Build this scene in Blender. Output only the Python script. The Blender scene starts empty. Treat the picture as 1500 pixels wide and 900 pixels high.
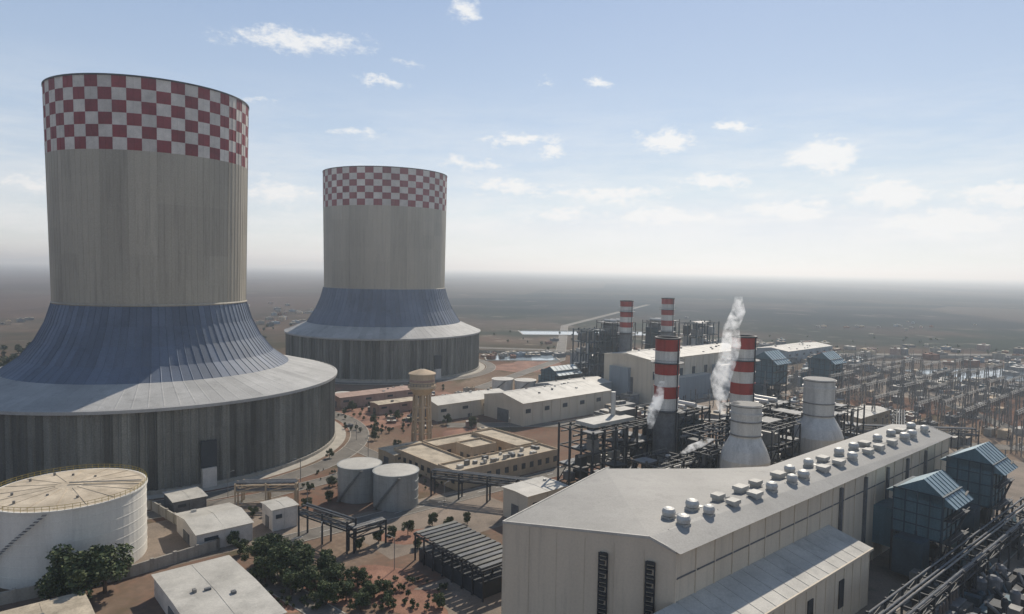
import bpy, math, random
from mathutils import Vector, Matrix
random.seed(7)
GR=math.radians(40.6)
cG,sG=math.cos(GR),math.sin(GR)
scene=bpy.context.scene

# ------------------------------------------------------------ materials
def mat(name,col,rough=.75,metal=0.0,var=.18,scale=.25,streak=False,bump=0.0,tint=None,fine=2.5,spec=.3,dirt=0.0):
    m=bpy.data.materials.new(name); m.use_nodes=True
    n=m.node_tree.nodes; l=m.node_tree.links
    b=n['Principled BSDF']; b.inputs['Roughness'].default_value=rough; b.inputs['Metallic'].default_value=metal
    b.inputs['Specular IOR Level'].default_value=spec
    g=n.new('ShaderNodeNewGeometry'); mp=n.new('ShaderNodeMapping')
    l.new(g.outputs['Position'],mp.inputs['Vector'])
    if streak: mp.inputs['Scale'].default_value=(1,1,.08)
    a=n.new('ShaderNodeTexNoise'); a.inputs['Scale'].default_value=scale; a.inputs['Detail'].default_value=7; a.inputs['Roughness'].default_value=.62
    l.new(mp.outputs[0],a.inputs['Vector'])
    f=n.new('ShaderNodeTexNoise'); f.inputs['Scale'].default_value=fine; f.inputs['Detail'].default_value=4
    l.new(g.outputs['Position'],f.inputs['Vector'])
    r=n.new('ShaderNodeMapRange'); r.inputs['From Min'].default_value=.3; r.inputs['From Max'].default_value=.7
    r.inputs['To Min'].default_value=1-var; r.inputs['To Max'].default_value=1+var
    l.new(a.outputs['Fac'],r.inputs['Value'])
    r2=n.new('ShaderNodeMapRange'); r2.inputs['From Min'].default_value=.3; r2.inputs['From Max'].default_value=.7
    r2.inputs['To Min'].default_value=1-var*.5; r2.inputs['To Max'].default_value=1+var*.5
    l.new(f.outputs['Fac'],r2.inputs['Value'])
    at=n.new('ShaderNodeAttribute'); at.attribute_name='pv'
    ad=n.new('ShaderNodeMath'); ad.operation='ADD'; ad.inputs[1].default_value=1.0; l.new(at.outputs['Fac'],ad.inputs[0])
    m1=n.new('ShaderNodeMath'); m1.operation='MULTIPLY'; l.new(r.outputs[0],m1.inputs[0]); l.new(r2.outputs[0],m1.inputs[1])
    m2=n.new('ShaderNodeMath'); m2.operation='MULTIPLY'; l.new(m1.outputs[0],m2.inputs[0]); l.new(ad.outputs[0],m2.inputs[1])
    fac=m2.outputs[0]
    if dirt:
        mp2=n.new('ShaderNodeMapping'); mp2.inputs['Scale'].default_value=(1,1,.06) if streak else (1,1,1); l.new(g.outputs['Position'],mp2.inputs['Vector'])
        d=n.new('ShaderNodeTexNoise'); d.inputs['Scale'].default_value=.55 if streak else .16; d.inputs['Detail'].default_value=9; d.inputs['Roughness'].default_value=.7; l.new(mp2.outputs[0],d.inputs['Vector'])
        dr=n.new('ShaderNodeMapRange'); dr.inputs['From Min'].default_value=.52; dr.inputs['From Max'].default_value=.70; dr.inputs['To Min'].default_value=1; dr.inputs['To Max'].default_value=1-dirt; l.new(d.outputs['Fac'],dr.inputs['Value'])
        m3=n.new('ShaderNodeMath'); m3.operation='MULTIPLY'; l.new(fac,m3.inputs[0]); l.new(dr.outputs[0],m3.inputs[1]); fac=m3.outputs[0]
    base=n.new('ShaderNodeMix'); base.data_type='RGBA'
    base.inputs['A'].default_value=(*col,1); base.inputs['B'].default_value=(*(tint or col),1)
    l.new(a.outputs['Fac'],base.inputs['Factor'])
    vm=n.new('ShaderNodeVectorMath'); vm.operation='SCALE'
    l.new(base.outputs['Result'],vm.inputs[0]); l.new(fac,vm.inputs['Scale'])
    l.new(vm.outputs[0],b.inputs['Base Color'])
    if bump:
        bp=n.new('ShaderNodeBump'); bp.inputs['Strength'].default_value=bump; bp.inputs['Distance'].default_value=.3
        l.new(f.outputs['Fac'],bp.inputs['Height']); l.new(bp.outputs[0],b.inputs['Normal'])
    return m
M={}
M['shaft']=mat('tower_cladding',(.31,.28,.225),.6,.0,.20,.035,True,tint=(.43,.38,.295),dirt=.25)
M['skirt']=mat('skirt_cladding',(.12,.145,.19),.6,.0,.20,.05,False,spec=.2,dirt=.2)
M['ring']=mat('ring_cladding',(.36,.355,.34),.65,.0,.18,.06,False,spec=.15,dirt=.25)
M['louver']=mat('louver_panel',(.15,.148,.13),.6,.1,.45,.10,True,dirt=.35)
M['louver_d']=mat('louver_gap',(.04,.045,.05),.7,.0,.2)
M['red']=mat('red_paint',(.20,.022,.030),.65,0,.2,.3,dirt=.2)
M['white']=mat('white_paint',(.54,.50,.45),.65,0,.15,.3,dirt=.15)
M['stackred']=mat('stack_red',(.30,.035,.025),.65,0,.2,.4,True,dirt=.35)
M['stackwhite']=mat('stack_white',(.56,.54,.49),.65,0,.2,.4,True,dirt=.35)
M['tank']=mat('tank_white',(.66,.63,.56),.55,0,.10,.25,True,dirt=.15)
M['tankroof']=mat('tank_roof',(.42,.34,.24),.75,0,.2,.2,tint=(.52,.45,.35),dirt=.3)
M['steelg']=mat('tank_grey',(.28,.29,.28),.5,.2,.18,.3,True,dirt=.25)
M['hallwall']=mat('hall_wall',(.56,.485,.375),.7,0,.09,.15,True,dirt=.18)
M['hallroof']=mat('hall_roof',(.25,.24,.22),.6,.0,.2,.08,dirt=.3)
M['greyblue']=mat('grey_blue_panel',(.22,.26,.29),.6,0,.15,.2,True,dirt=.2)
M['lroof']=mat('light_roof',(.42,.40,.355),.6,0,.18,.15,dirt=.3)
M['beige']=mat('beige_render',(.46,.355,.24),.85,0,.14,.2,True,dirt=.2)
M['beiger']=mat('beige_roof',(.40,.34,.255),.9,0,.3,.25,dirt=.35)
M['pink']=mat('pink_render',(.34,.235,.19),.85,0,.18,.2,dirt=.2)
M['insul']=mat('insulator',(.13,.10,.085),.5,0,.2,.2)
M['conc']=mat('concrete',(.31,.285,.24),.9,0,.18,.3,True,.1,dirt=.3)
M['dark']=mat('dark_steel',(.035,.038,.042),.6,.1,.3,.5)
M['gsteel']=mat('galvanised_steel',(.19,.185,.175),.5,.3,.25,.5)
M['mid']=mat('grey_machinery',(.12,.125,.13),.6,.1,.3,.5)
M['teal']=mat('teal_panel',(.065,.125,.15),.5,.0,.25,.3,True,dirt=.3)
M['teald']=mat('teal_dark',(.03,.055,.07),.6,.0,.3,.3)
M['lblue']=mat('light_blue_hood',(.28,.36,.385),.5,.0,.15,.3,dirt=.2)
M['duct']=mat('silver_duct',(.48,.47,.44),.5,.2,.18,.3,True,dirt=.25)
M['asph']=mat('asphalt',(.15,.135,.115),.9,0,.3,.12,dirt=.25)
M['pave']=mat('pavement',(.25,.205,.16),.9,0,.35,.06,tint=(.17,.13,.10),dirt=.4)
M['kerb']=mat('kerb',(.36,.33,.28),.9)
M['paint']=mat('road_paint',(.6,.6,.56),.8)
M['soil']=mat('red_soil',(.19,.085,.058),.95,0,.4,.12,tint=(.24,.14,.095))
M['water']=mat('water',(.30,.36,.40),.08,0,.05,spec=.5)
M['yellow']=mat('yellow_rail',(.42,.32,.08),.6)
M['bark']=mat('bark',(.10,.07,.05),.9)
M['leaf']=mat('leaf',(.060,.080,.028),.8,0,.45,.9,tint=(.095,.105,.045))
M['leafd']=mat('leaf_dark',(.035,.052,.022),.85,0,.4,.9)
M['glass']=mat('window_glass',(.04,.05,.06),.15)

# ------------------------------------------------------------ mesh builder
class MB:
    def __init__(s): s.v=[];s.f=[];s.m=[];s.p=[];s.mats=[]
    def mi(s,k):
        if k not in s.mats: s.mats.append(k)
        return s.mats.index(k)
    def add(s,vs,fs,k,pv=0):
        o=len(s.v); s.v+= [tuple(x) for x in vs]; i=s.mi(k)
        for f in fs: s.f.append([a+o for a in f]); s.m.append(i); s.p.append(pv)
    def box(s,cx,cy,z0,L,W,H,k,rot=GR,ktop=None,pv=0):
        c,sn=math.cos(rot),math.sin(rot)
        p=[(cx+c*a-sn*b,cy+sn*a+c*b) for a,b in((-L/2,-W/2),(L/2,-W/2),(L/2,W/2),(-L/2,W/2))]
        vs=[(x,y,z0) for x,y in p]+[(x,y,z0+H) for x,y in p]
        s.add(vs,[(0,1,5,4),(1,2,6,5),(2,3,7,6),(3,0,4,7),(3,2,1,0)],k,pv)
        s.add(vs[4:],[(0,1,2,3)],ktop or k,pv)
    def beam(s,p,q,w,k,h=None):
        p=Vector(p);q=Vector(q);d=(q-p)
        if d.length<1e-6:return
        d.normalize(); up=Vector((0,0,1)) if abs(d.z)<.95 else Vector((cG,sG,0))
        a=d.cross(up).normalized()*w/2; b=a.cross(d).normalized()*(h or w)/2
        vs=[p-a-b,p+a-b,p+a+b,p-a+b,q-a-b,q+a-b,q+a+b,q-a+b]
        s.add(vs,[(3,2,1,0),(4,5,6,7),(0,1,5,4),(1,2,6,5),(2,3,7,6),(3,0,4,7)],k)
    def lathe(s,cx,cy,prof,k,n=32,cap=True,pv=0,kcap=None):
        vs=[]
        for r,z in prof:
            for i in range(n):
                a=2*math.pi*i/n; vs.append((cx+r*math.cos(a),cy+r*math.sin(a),z))
        fs=[]
        for j in range(len(prof)-1):
            for i in range(n):
                i2=(i+1)%n; fs.append((j*n+i,j*n+i2,(j+1)*n+i2,(j+1)*n+i))
        s.add(vs,fs,k,pv)
        if cap: s.add(vs[-n:],[tuple(range(n))],kcap or k,pv)
    def pipe(s,pts,r,k,n=8):
        pts=[Vector(p) for p in pts]
        for p,q in zip(pts[:-1],pts[1:]):
            d=(q-p).normalized(); up=Vector((0,0,1)) if abs(d.z)<.95 else Vector((1,0,0))
            a=d.cross(up).normalized(); b=a.cross(d)
            vs=[c+ (a*math.cos(t)+b*math.sin(t))*r for c in (p-d*r*.4,q+d*r*.4) for t in [2*math.pi*i/n for i in range(n)]]
            s.add(vs,[(i,(i+1)%n,n+(i+1)%n,n+i) for i in range(n)]+[tuple(range(n))[::-1],tuple(range(n,2*n))],k)
    def obj(s,name,smooth=False,loc=None,link=True):
        me=bpy.data.meshes.new(name); me.from_pydata(s.v,[],s.f)
        for k in s.mats: me.materials.append(M[k])
        me.polygons.foreach_set('material_index',s.m)
        at=me.attributes.new('pv','FLOAT','FACE'); at.data.foreach_set('value',s.p)
        if smooth: me.polygons.foreach_set('use_smooth',[True]*len(s.f))
        me.update()
        if not link: return me
        o=bpy.data.objects.new(name,me); scene.collection.objects.link(o)
        if loc: o.location=loc
        return o
def T(cx,cy,x,y,rot=GR):
    return (cx+math.cos(rot)*x-math.sin(rot)*y, cy+math.sin(rot)*x+math.cos(rot)*y)

# ------------------------------------------------------------ cooling towers
def cooling_tower(cx,cy,rt,rw,zt,zw,prof,R,ze,name):
    mb=MB(); rnd=random.Random(int(R))
    def sector_rows(rows,k,rib,ns,kfun=None,frac=.82,pvamt=.05,rowv=.02,grp=1):
        ang=[]
        for i in range(ns):
            a0=2*math.pi*i/ns; da=2*math.pi/ns
            ang.append((a0,a0+da*frac))
        gp=[rnd.uniform(-pvamt,pvamt) for _ in range(ns//grp+1)]
        gr=[[rnd.uniform(-rowv,rowv) for _ in range(len(rows))] for _ in range(ns//grp+1)]
        for i in range(ns):
            a0,a1=ang[i]; an=ang[(i+1)%ns][0]
            am=(a1+an)/2 if an>a1 else (a1+an+2*math.pi)/2
            pv=gp[i//grp]+rnd.uniform(-.02,.02)
            for j in range(len(rows)-1):
                (r0,z0),(r1,z1)=rows[j],rows[j+1]
                P=lambda r,a,z:(cx+r*math.cos(a),cy+r*math.sin(a),z)
                vs=[P(r0,a0,z0),P(r0,a1,z0),P(r1,a1,z1),P(r1,a0,z1)]
                kk=kfun(i,j) if kfun else k
                pj=pv+gr[i//grp][j]
                mb.add(vs,[(0,1,2,3)],kk,pj)
                vs=[P(r0,a1,z0),P(r0+rib,am-.15*(am-a1),z0),P(r0+rib,am+.15*(am-a1),z0),P(r0,an,z0),
                    P(r1,a1,z1),P(r1+rib,am-.15*(am-a1),z1),P(r1+rib,am+.15*(am-a1),z1),P(r1,an,z1)]
                mb.add(vs,[(0,1,5,4),(1,2,6,5),(2,3,7,6)],kk,pj)
    mb.lathe(cx,cy,[(R+.2,0),(R+.2,1.2),(R-1.5,1.2)],'conc',128,False)
    sector_rows([(R-1,1.2),(R-1,11),(R-1,19.5),(R-1,ze-.9)],'louver',.7,180,None,.55,.38,.12)
    mb.lathe(cx,cy,[(R-1,ze-.9),(R+.6,ze-.9),(R+.7,ze+.15),(R-.2,ze+.45)],'ring',200,False)
    sector_rows([(R-.2,ze+.3),((R+prof[-1][0])/2,(ze+prof[-1][1])/2+.1),prof[-1]],'ring',.22,96,None,.85,.09,.06)
    sector_rows(prof[::-1],'skirt',.25,96,None,.86,.12,.06)
    nb=6; bh=26/nb; rows=[]
    zc=zt-26; nshaft=6
    for j in range(nshaft+1):
        z=zw+(zc-zw)*j/nshaft; t=(z-zw)/(zt-zw); rows.append((rw+(rt-rw)*t,z))
    sector_rows(rows,'shaft',.11,96,None,.9,.10,.06,4)
    rows=[]
    for j in range(nb+1):
        z=zc+bh*j; t=(z-zw)/(zt-zw); rows.append((rw+(rt-rw)*t,z))
    sector_rows(rows,'red',.11,96,lambda i,j:('red','white')[((i//2)+j)%2],.9,.10,.10,2)
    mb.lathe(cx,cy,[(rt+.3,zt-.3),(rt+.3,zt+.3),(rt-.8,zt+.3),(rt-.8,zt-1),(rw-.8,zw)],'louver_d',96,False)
    mb.lathe(cx,cy,[(rw+.25,zw-.4),(rw+.55,zw),(rw+.25,zw+.5)],'shaft',96,False)
    for a in (-.87,):
        x=cx+(R+.2)*math.cos(a); y=cy+(R+.2)*math.sin(a)
        mb.box(x,y,0,1.6,4.5,6.5,'white',rot=a)
        mb.box(x-.4*math.cos(a),y-.4*math.sin(a),6.6,1.2,5,9,'louver_d',rot=a)
    return mb.obj(name)
cooling_tower(-147.5,281,36.6,35.2,140.7,59,[(35.2,59),(37.5,51.5),(41,44.5),(46,38),(52.5,33.2)],72.5,28,'cooling_tower')
cooling_tower(-95,510,45,44,142,59,[(44.5,59),(46.5,51.5),(50,43.5),(56,34)],71,27.5,'cooling_tower')

# ------------------------------------------------------------ ground
def ground():
    me=bpy.data.meshes.new('ground'); S=60000
    me.from_pydata([(-S,-2000,0),(S,-2000,0),(S,S,0),(-S,S,0)],[],[(0,1,2,3)])
    o=bpy.data.objects.new('ground',me); scene.collection.objects.link(o)
    m=bpy.data.materials.new('ground'); m.use_nodes=True; me.materials.append(m)
    n=m.node_tree.nodes; l=m.node_tree.links; b=n['Principled BSDF']; b.inputs['Roughness'].default_value=1
    b.inputs['Specular IOR Level'].default_value=0
    g=n.new('ShaderNodeNewGeometry'); P=g.outputs['Position']
    def noise(sc,det=6,scl=(1,1,1),rot=0,rough=.55):
        mp=n.new('ShaderNodeMapping'); mp.inputs['Scale'].default_value=scl; mp.inputs['Rotation'].default_value=(0,0,rot); l.new(P,mp.inputs['Vector'])
        t=n.new('ShaderNodeTexNoise'); t.inputs['Scale'].default_value=sc; t.inputs['Detail'].default_value=det; t.inputs['Roughness'].default_value=rough
        l.new(mp.outputs[0],t.inputs['Vector']); return t.outputs['Fac']
    def ramp(v,a,c,lo=0,hi=1):
        r=n.new('ShaderNodeMapRange'); r.inputs['From Min'].default_value=a; r.inputs['From Max'].default_value=c
        r.inputs['To Min'].default_value=lo; r.inputs['To Max'].default_value=hi; l.new(v,r.inputs['Value']); return r.outputs[0]
    def mix(f,A,B):
        x=n.new('ShaderNodeMix'); x.data_type='RGBA'; l.new(f,x.inputs['Factor'])
        for s_,v in (('A',A),('B',B)):
            if isinstance(v,tuple): x.inputs[s_].default_value=(*v,1)
            else: l.new(v,x.inputs[s_])
        return x.outputs['Result']
    def cells(sc,rot,scl):
        v=n.new('ShaderNodeTexVoronoi'); v.inputs['Scale'].default_value=sc; v.inputs['Randomness'].default_value=.8; v.distance='CHEBYCHEV'
        mp=n.new('ShaderNodeMapping'); mp.inputs['Rotation'].default_value=(0,0,rot); mp.inputs['Scale'].default_value=scl; l.new(P,mp.inputs['Vector']); l.new(mp.outputs[0],v.inputs['Vector'])
        sp=n.new('ShaderNodeSeparateColor'); l.new(v.outputs['Color'],sp.inputs[0]); return sp
    near=mix(ramp(noise(.03),.38,.62),(.19,.13,.095),(.28,.215,.16))
    near=mix(ramp(noise(.012,7),.43,.56),near,(.18,.09,.062))
    near=mix(ramp(noise(.05,8,(1,1,1),.4),.53,.65),near,(.066,.070,.038))
    near=mix(ramp(noise(.6,5),.3,.75),near,(.145,.11,.083))
    sp=cells(.0035,.5,(1,.55,1)); s2=cells(.0016,.35,(1,.4,1))
    mid=mix(sp.outputs[0],(.11,.078,.062),(.15,.115,.09))
    mid=mix(ramp(noise(.006,8),.40,.56),mid,(.045,.055,.04))
    mid=mix(ramp(noise(.03,8),.58,.68),mid,(.22,.185,.15))
    sxyz=n.new('ShaderNodeSeparateXYZ'); l.new(P,sxyz.inputs[0])
    fr=mix(sp.outputs[1],(.022,.032,.038),(.060,.058,.058))
    fr=mix(ramp(s2.outputs[0],.45,.9),fr,(.085,.075,.068))
    fr=mix(ramp(s2.outputs[1],.6,.9),fr,(.035,.050,.036))
    fl=mix(sp.outputs[1],(.060,.045,.040),(.105,.078,.066))
    dv=n.new('ShaderNodeMath'); dv.operation='DIVIDE'; l.new(sxyz.outputs[0],dv.inputs[0]); l.new(sxyz.outputs[1],dv.inputs[1])
    far=mix(ramp(dv.outputs[0],-.3,.0),fl,fr)
    far=mix(ramp(noise(.0012,8,(1,3,1)),.50,.72),far,(.085,.076,.072))
    far=mix(ramp(noise(.010,7),.60,.72),far,(.15,.13,.115))
    ln=n.new('ShaderNodeVectorMath'); ln.operation='LENGTH'; l.new(P,ln.inputs[0]); d=ln.outputs['Value']
    c=mix(ramp(d,480,720),near,mid)
    wob=n.new('ShaderNodeMath'); wob.operation='MULTIPLY_ADD'; l.new(noise(.004,5),wob.inputs[0]); wob.inputs[1].default_value=900; l.new(d,wob.inputs[2])
    c=mix(ramp(wob.outputs[0],1100,1700),c,far)
    l.new(c,b.inputs['Base Color'])
ground()

def strip(mb,pts,w,z,k,kerb=True):
    L=[];R_=[]
    for i,p in enumerate(pts):
        a=Vector(pts[max(i-1,0)]); c=Vector(pts[min(i+1,len(pts)-1)]); d=(c-a).normalized(); nrm=Vector((-d.y,d.x))
        L.append(Vector(p)+nrm*w/2); R_.append(Vector(p)-nrm*w/2)
    n=len(pts)
    mb.add([(x.x,x.y,z) for x in L]+[(x.x,x.y,z) for x in R_],[(i,n+i,n+i+1,i+1) for i in range(n-1)],k)
    if kerb:
        for S_ in (L,R_):
            for i in range(n-1): mb.beam((S_[i].x,S_[i].y,.07),(S_[i+1].x,S_[i+1].y,.07),.3,'kerb',.14)
def arc(cx,cy,r,a0,a1,n=40): return [(cx+r*math.cos(a0+(a1-a0)*i/n),cy+r*math.sin(a0+(a1-a0)*i/n)) for i in range(n+1)]
mb=MB()
def quadsheet(mb,cx,cy,L,W,z,k,rot=GR):
    mb.add([(*T(cx,cy,a*L/2,b*W/2,rot),z) for a,b in((-1,-1),(1,-1),(1,1),(-1,1))],[(0,1,2,3)],k)
quadsheet(mb,-22,200,50,34,.010,'pave'); quadsheet(mb,100,200,260,90,.014,'pave'); quadsheet(mb,120,430,180,90,.010,'pave')
quadsheet(mb,-85,185,60,34,.018,'pave'); quadsheet(mb,300,470,160,70,.010,'pave')
mb.obj('pavement')
mb=MB()
for (cx,cy,R) in ((-147.5,281,72.5),(-95,510,71)):
    n=128; vs=[(cx+r*math.cos(2*math.pi*i/n),cy+r*math.sin(2*math.pi*i/n),.03) for r in(R-1,R+4.5) for i in range(n)]
    mb.add(vs,[(i,(i+1)%n,n+(i+1)%n,n+i) for i in range(n)],'kerb')
mb.obj('tower_apron')
mb=MB()
strip(mb,arc(-147.5,281,83,-2.6,1.2,60),8,.040,'asph')
strip(mb,arc(-95,510,80,-3.0,1.2,60),7,.036,'asph')
strip(mb,[(-66,281),(-50,262),(-62,236),(-80,216),(-110,196)],7,.032,'asph')
strip(mb,[T(-62,180,0,0),T(-62,180,60,0),T(-62,180,150,0)],7,.044,'asph')
strip(mb,[T(-20,175,-40,20),T(-20,175,-30,-50)],6,.048,'asph')
strip(mb,[T(95,150,-60,0),T(95,150,200,0)],8,.044,'asph')
strip(mb,[(-30,320),(60,330),(200,300),(420,260)],9,.036,'asph')
strip(mb,[(-20,420),(40,560),(70,900),(300,1500)],9,.034,'asph')
strip(mb,[(-60,640),(100,620),(350,640),(900,700)],10,.038,'asph')
strip(mb,[(240,280),(260,420),(250,560)],8,.042,'asph')
strip(mb,[(180,560),(420,600),(700,560)],9,.046,'asph')
mb.obj('road')
mb=MB()
for i in range(18):
    a=T(-62,180,4+i*8,0); b=T(-62,180,7+i*8,0); mb.beam((*a,.052),(*b,.052),.18,'paint',.006)
mb.obj('road_marking')
mb=MB(); rr=random.Random(3)
for cx,cy,rx,ry in ((-60,372,34,45),(-62,335,20,26),(-33,156,13,9),(-46,150,10,6),(-20,148,8,6),(-18,300,10,16),(-150,395,50,25),(15,520,30,30),(-28,186,9,5)):
    n=28; ph=[rr.uniform(0,6) for _ in range(3)]
    pts=[]
    for i in range(n):
        a=2*math.pi*i/n; q=1+.16*math.sin(2*a+ph[0])+.12*math.sin(3*a+ph[1])+.07*math.sin(7*a+ph[2])
        pts.append((cx+rx*q*math.cos(a),cy+ry*q*math.sin(a),.022+.002*rr.random()))
    mb.add(pts,[tuple(range(n))],'soil')
mb.obj('soil_bed')
def basin(cx,cy,L,W,rot):
    mb=MB(); quadsheet(mb,cx,cy,L,W,.06,'water',rot)
    for a,b,c,d in((-1,-1,1,-1),(1,-1,1,1),(1,1,-1,1),(-1,1,-1,-1)):
        mb.beam((*T(cx,cy,a*L/2,b*W/2,rot),.3),(*T(cx,cy,c*L/2,d*W/2,rot),.3),1.2,'kerb',.6)
    mb.obj('water_basin')
basin(8,570,60,40,.1); basin(385,520,150,60,.2); basin(90,800,160,50,.1)

# ------------------------------------------------------------ turbine hall
def wall_seams(mb,p,q,z0,z1,step,k,w=.12,out=.06):
    p=Vector(p);q=Vector(q);L=(q-p).length; d=(q-p)/L; n=Vector((d.y,-d.x))
    m=int(L/step)
    for i in range(m+1):
        c=p+d*(i*L/m)+n*out
        mb.beam((c.x,c.y,z0),(c.x,c.y,z1-.1),w,k)
def hall():
    A=(-1,133);B=(30,119);C=(138,212);D=(127,225);E=(66,172);F=(52,170);G_=(24,169)
    R1=(25.6,121.0);R2=(134,217)
    mb=MB()
    pts=[A,R1,B,C,R2,D,E,F,G_]; zt=[24.6,26.8,25,25,26.8,25.2,25.4,25.2,25.0]
    n=len(pts)
    vs=[(x,y,0) for x,y in pts]+[(x,y,z) for (x,y),z in zip(pts,zt)]
    mb.add(vs,[(i,(i+1)%n,n+(i+1)%n,n+i) for i in range(n)],'hallwall')
    def rz(p,z): return (p[0],p[1],z+.12)
    Bx=(30.6,118.2);Cx=(139,211.4)
    mb.add([rz(R1,26.8),rz(Bx,24.8),rz(Cx,24.8),rz(R2,26.8)],[(0,1,2,3)],'hallroof',.12)
    mb.add([rz(A,24.6),rz(R1,26.8),rz(R2,26.8),rz(D,25.2),rz(E,25.4),rz(F,25.2),rz(G_,25)],[(0,1,2,3,4,5,6)],'hallroof')
    for a,b,za,zb in((A,R1,24.6,26.8),(R1,B,26.8,25),(B,C,24.9,24.9),(C,R2,25,26.8),(G_,A,25,24.6)):
        mb.beam((a[0],a[1],za),(b[0],b[1],zb),.35,'lroof',.5)
    for i in range(1,26):
        t=i/26; x0=R1[0]+(R2[0]-R1[0])*t; y0=R1[1]+(R2[1]-R1[1])*t; x1=B[0]+(C[0]-B[0])*t; y1=B[1]+(C[1]-B[1])*t
        mb.beam((x0,y0,26.95),(x1,y1,25.0),.12,'hallroof',.08)
    wall_seams(mb,A,B,0,24.6,5.2,'hallwall',.1,.02); wall_seams(mb,B,C,0,24.8,6,'hallwall',.22,.08)
    d=(Vector(B)-Vector(A)).normalized(); nn=Vector((d.y,-d.x))
    for t in (20.8,29.6):
        c=Vector(A)+d*t+nn*.5
        for s_ in(-.8,.8): mb.beam((c.x+d.x*s_,c.y+d.y*s_,2),(c.x+d.x*s_,c.y+d.y*s_,22.5),.22,'dark')
        for i in range(24):
            z=3+i*.84; mb.beam((c.x-d.x*.7,c.y-d.y*.7,z),(c.x+d.x*(.7 if i%3 else .3),c.y+d.y*(.7 if i%3 else .3),z),.6,'dark',.5 if i%2 else .3)
    u=(Vector(C)-Vector(B)).normalized(); v=Vector((u.y,-u.x))
    a=Vector(B)+v*.12; b=Vector(C)+v*.12
    mb.beam((a.x,a.y,20),(b.x,b.y,20),.12,'mid',.25)
    for t in (66,80,94,108,122):
        c=Vector(B)+u*t+v*.2
        mb.beam((c.x,c.y,3),(c.x,c.y,23.5),.9,'mid'); 
    w=9.5; L=60
    q=[Vector(B)+v*.01-u*8,Vector(B)+v*.01+u*L,Vector(B)+v*w+u*L,Vector(B)+v*w-u*8]
    z=[15.6,15.6,13.2,13.2]
    vs=[(p.x,p.y,0) for p in q]+[(p.x,p.y,zz) for p,zz in zip(q,z)]
    mb.add(vs,[(3,2,6,7),(2,1,5,6),(0,3,7,4)],'hallwall',.03)
    q2=[Vector(B)+v*.02-u*8,Vector(B)+v*.02+u*(L+.5),Vector(B)+v*(w+.6)+u*(L+.5),Vector(B)+v*(w+.6)-u*8]
    mb.add([(p.x,p.y,zz+.12) for p,zz in zip(q2,z)],[(0,1,2,3)],'lroof',.05)
    a=q2[2];b=q2[3]; mb.beam((a.x,a.y,13.15),(b.x,b.y,13.15),.3,'hallwall',.5)
    for i in range(1,16):
        a=q2[0]+(q2[1]-q2[0])*i/16; b=q2[3]+(q2[2]-q2[3])*i/16; mb.beam((a.x,a.y,15.75),(b.x,b.y,13.35),.1,'lroof',.08)
    wall_seams(mb,(q[3].x,q[3].y),(q[2].x,q[2].y),0,13,4,'hallwall',.15,.05)
    for t in (18,32,46):
        c=Vector(B)+v*(w+.15)+u*t; mb.box(c.x,c.y,4,2.2,.2,6,'dark')
    c=Vector(B)+v*(w*.5)+u*(L+.1); mb.box(c.x,c.y,0,.2,4,5,'mid')
    o=mb.obj('turbine_hall')
    a=Vector((30.5,128.5)); b=Vector((131,214.5)); ud=(b-a).normalized(); vd=Vector((-ud.y,ud.x))
    N=16; rv=random.Random(12)
    for i in range(N):
        t=(i+.2)/N+rv.uniform(-.01,.01)
        c=a+(b-a)*t
        vb=MB()
        for j,off in enumerate((-2.4,1.7)):
            p=c+vd*off+ud*(1.2*j+rv.uniform(-.8,.8))
            s_=rv.uniform(.9,1.2)
            vb.box(p.x,p.y,25.4,1.9*s_,1.9*s_,1.6,'lroof')
            if rv.random()<.5:
                vb.lathe(p.x,p.y,[(.8*s_,27.0),(1.15*s_,27.2),(1.25*s_,27.9),(1.0*s_,28.5),(.5*s_,28.7)],'duct',14)
            else:
                vb.box(p.x,p.y,27.1,2.8*s_,2.2*s_,.8,'lroof')
                vb.box(p.x+1.6*ud.x,p.y+1.6*ud.y,25.6,1.4,1.2,1.0,'mid')
            p2=p+ud*rv.uniform(2,3.4); vb.box(p2.x,p2.y,25.5,1.1,.9,1.1,rv.choice(['mid','duct','dark']))
        ob=vb.obj('roof_vent'); ob.parent=o
hall()

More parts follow.
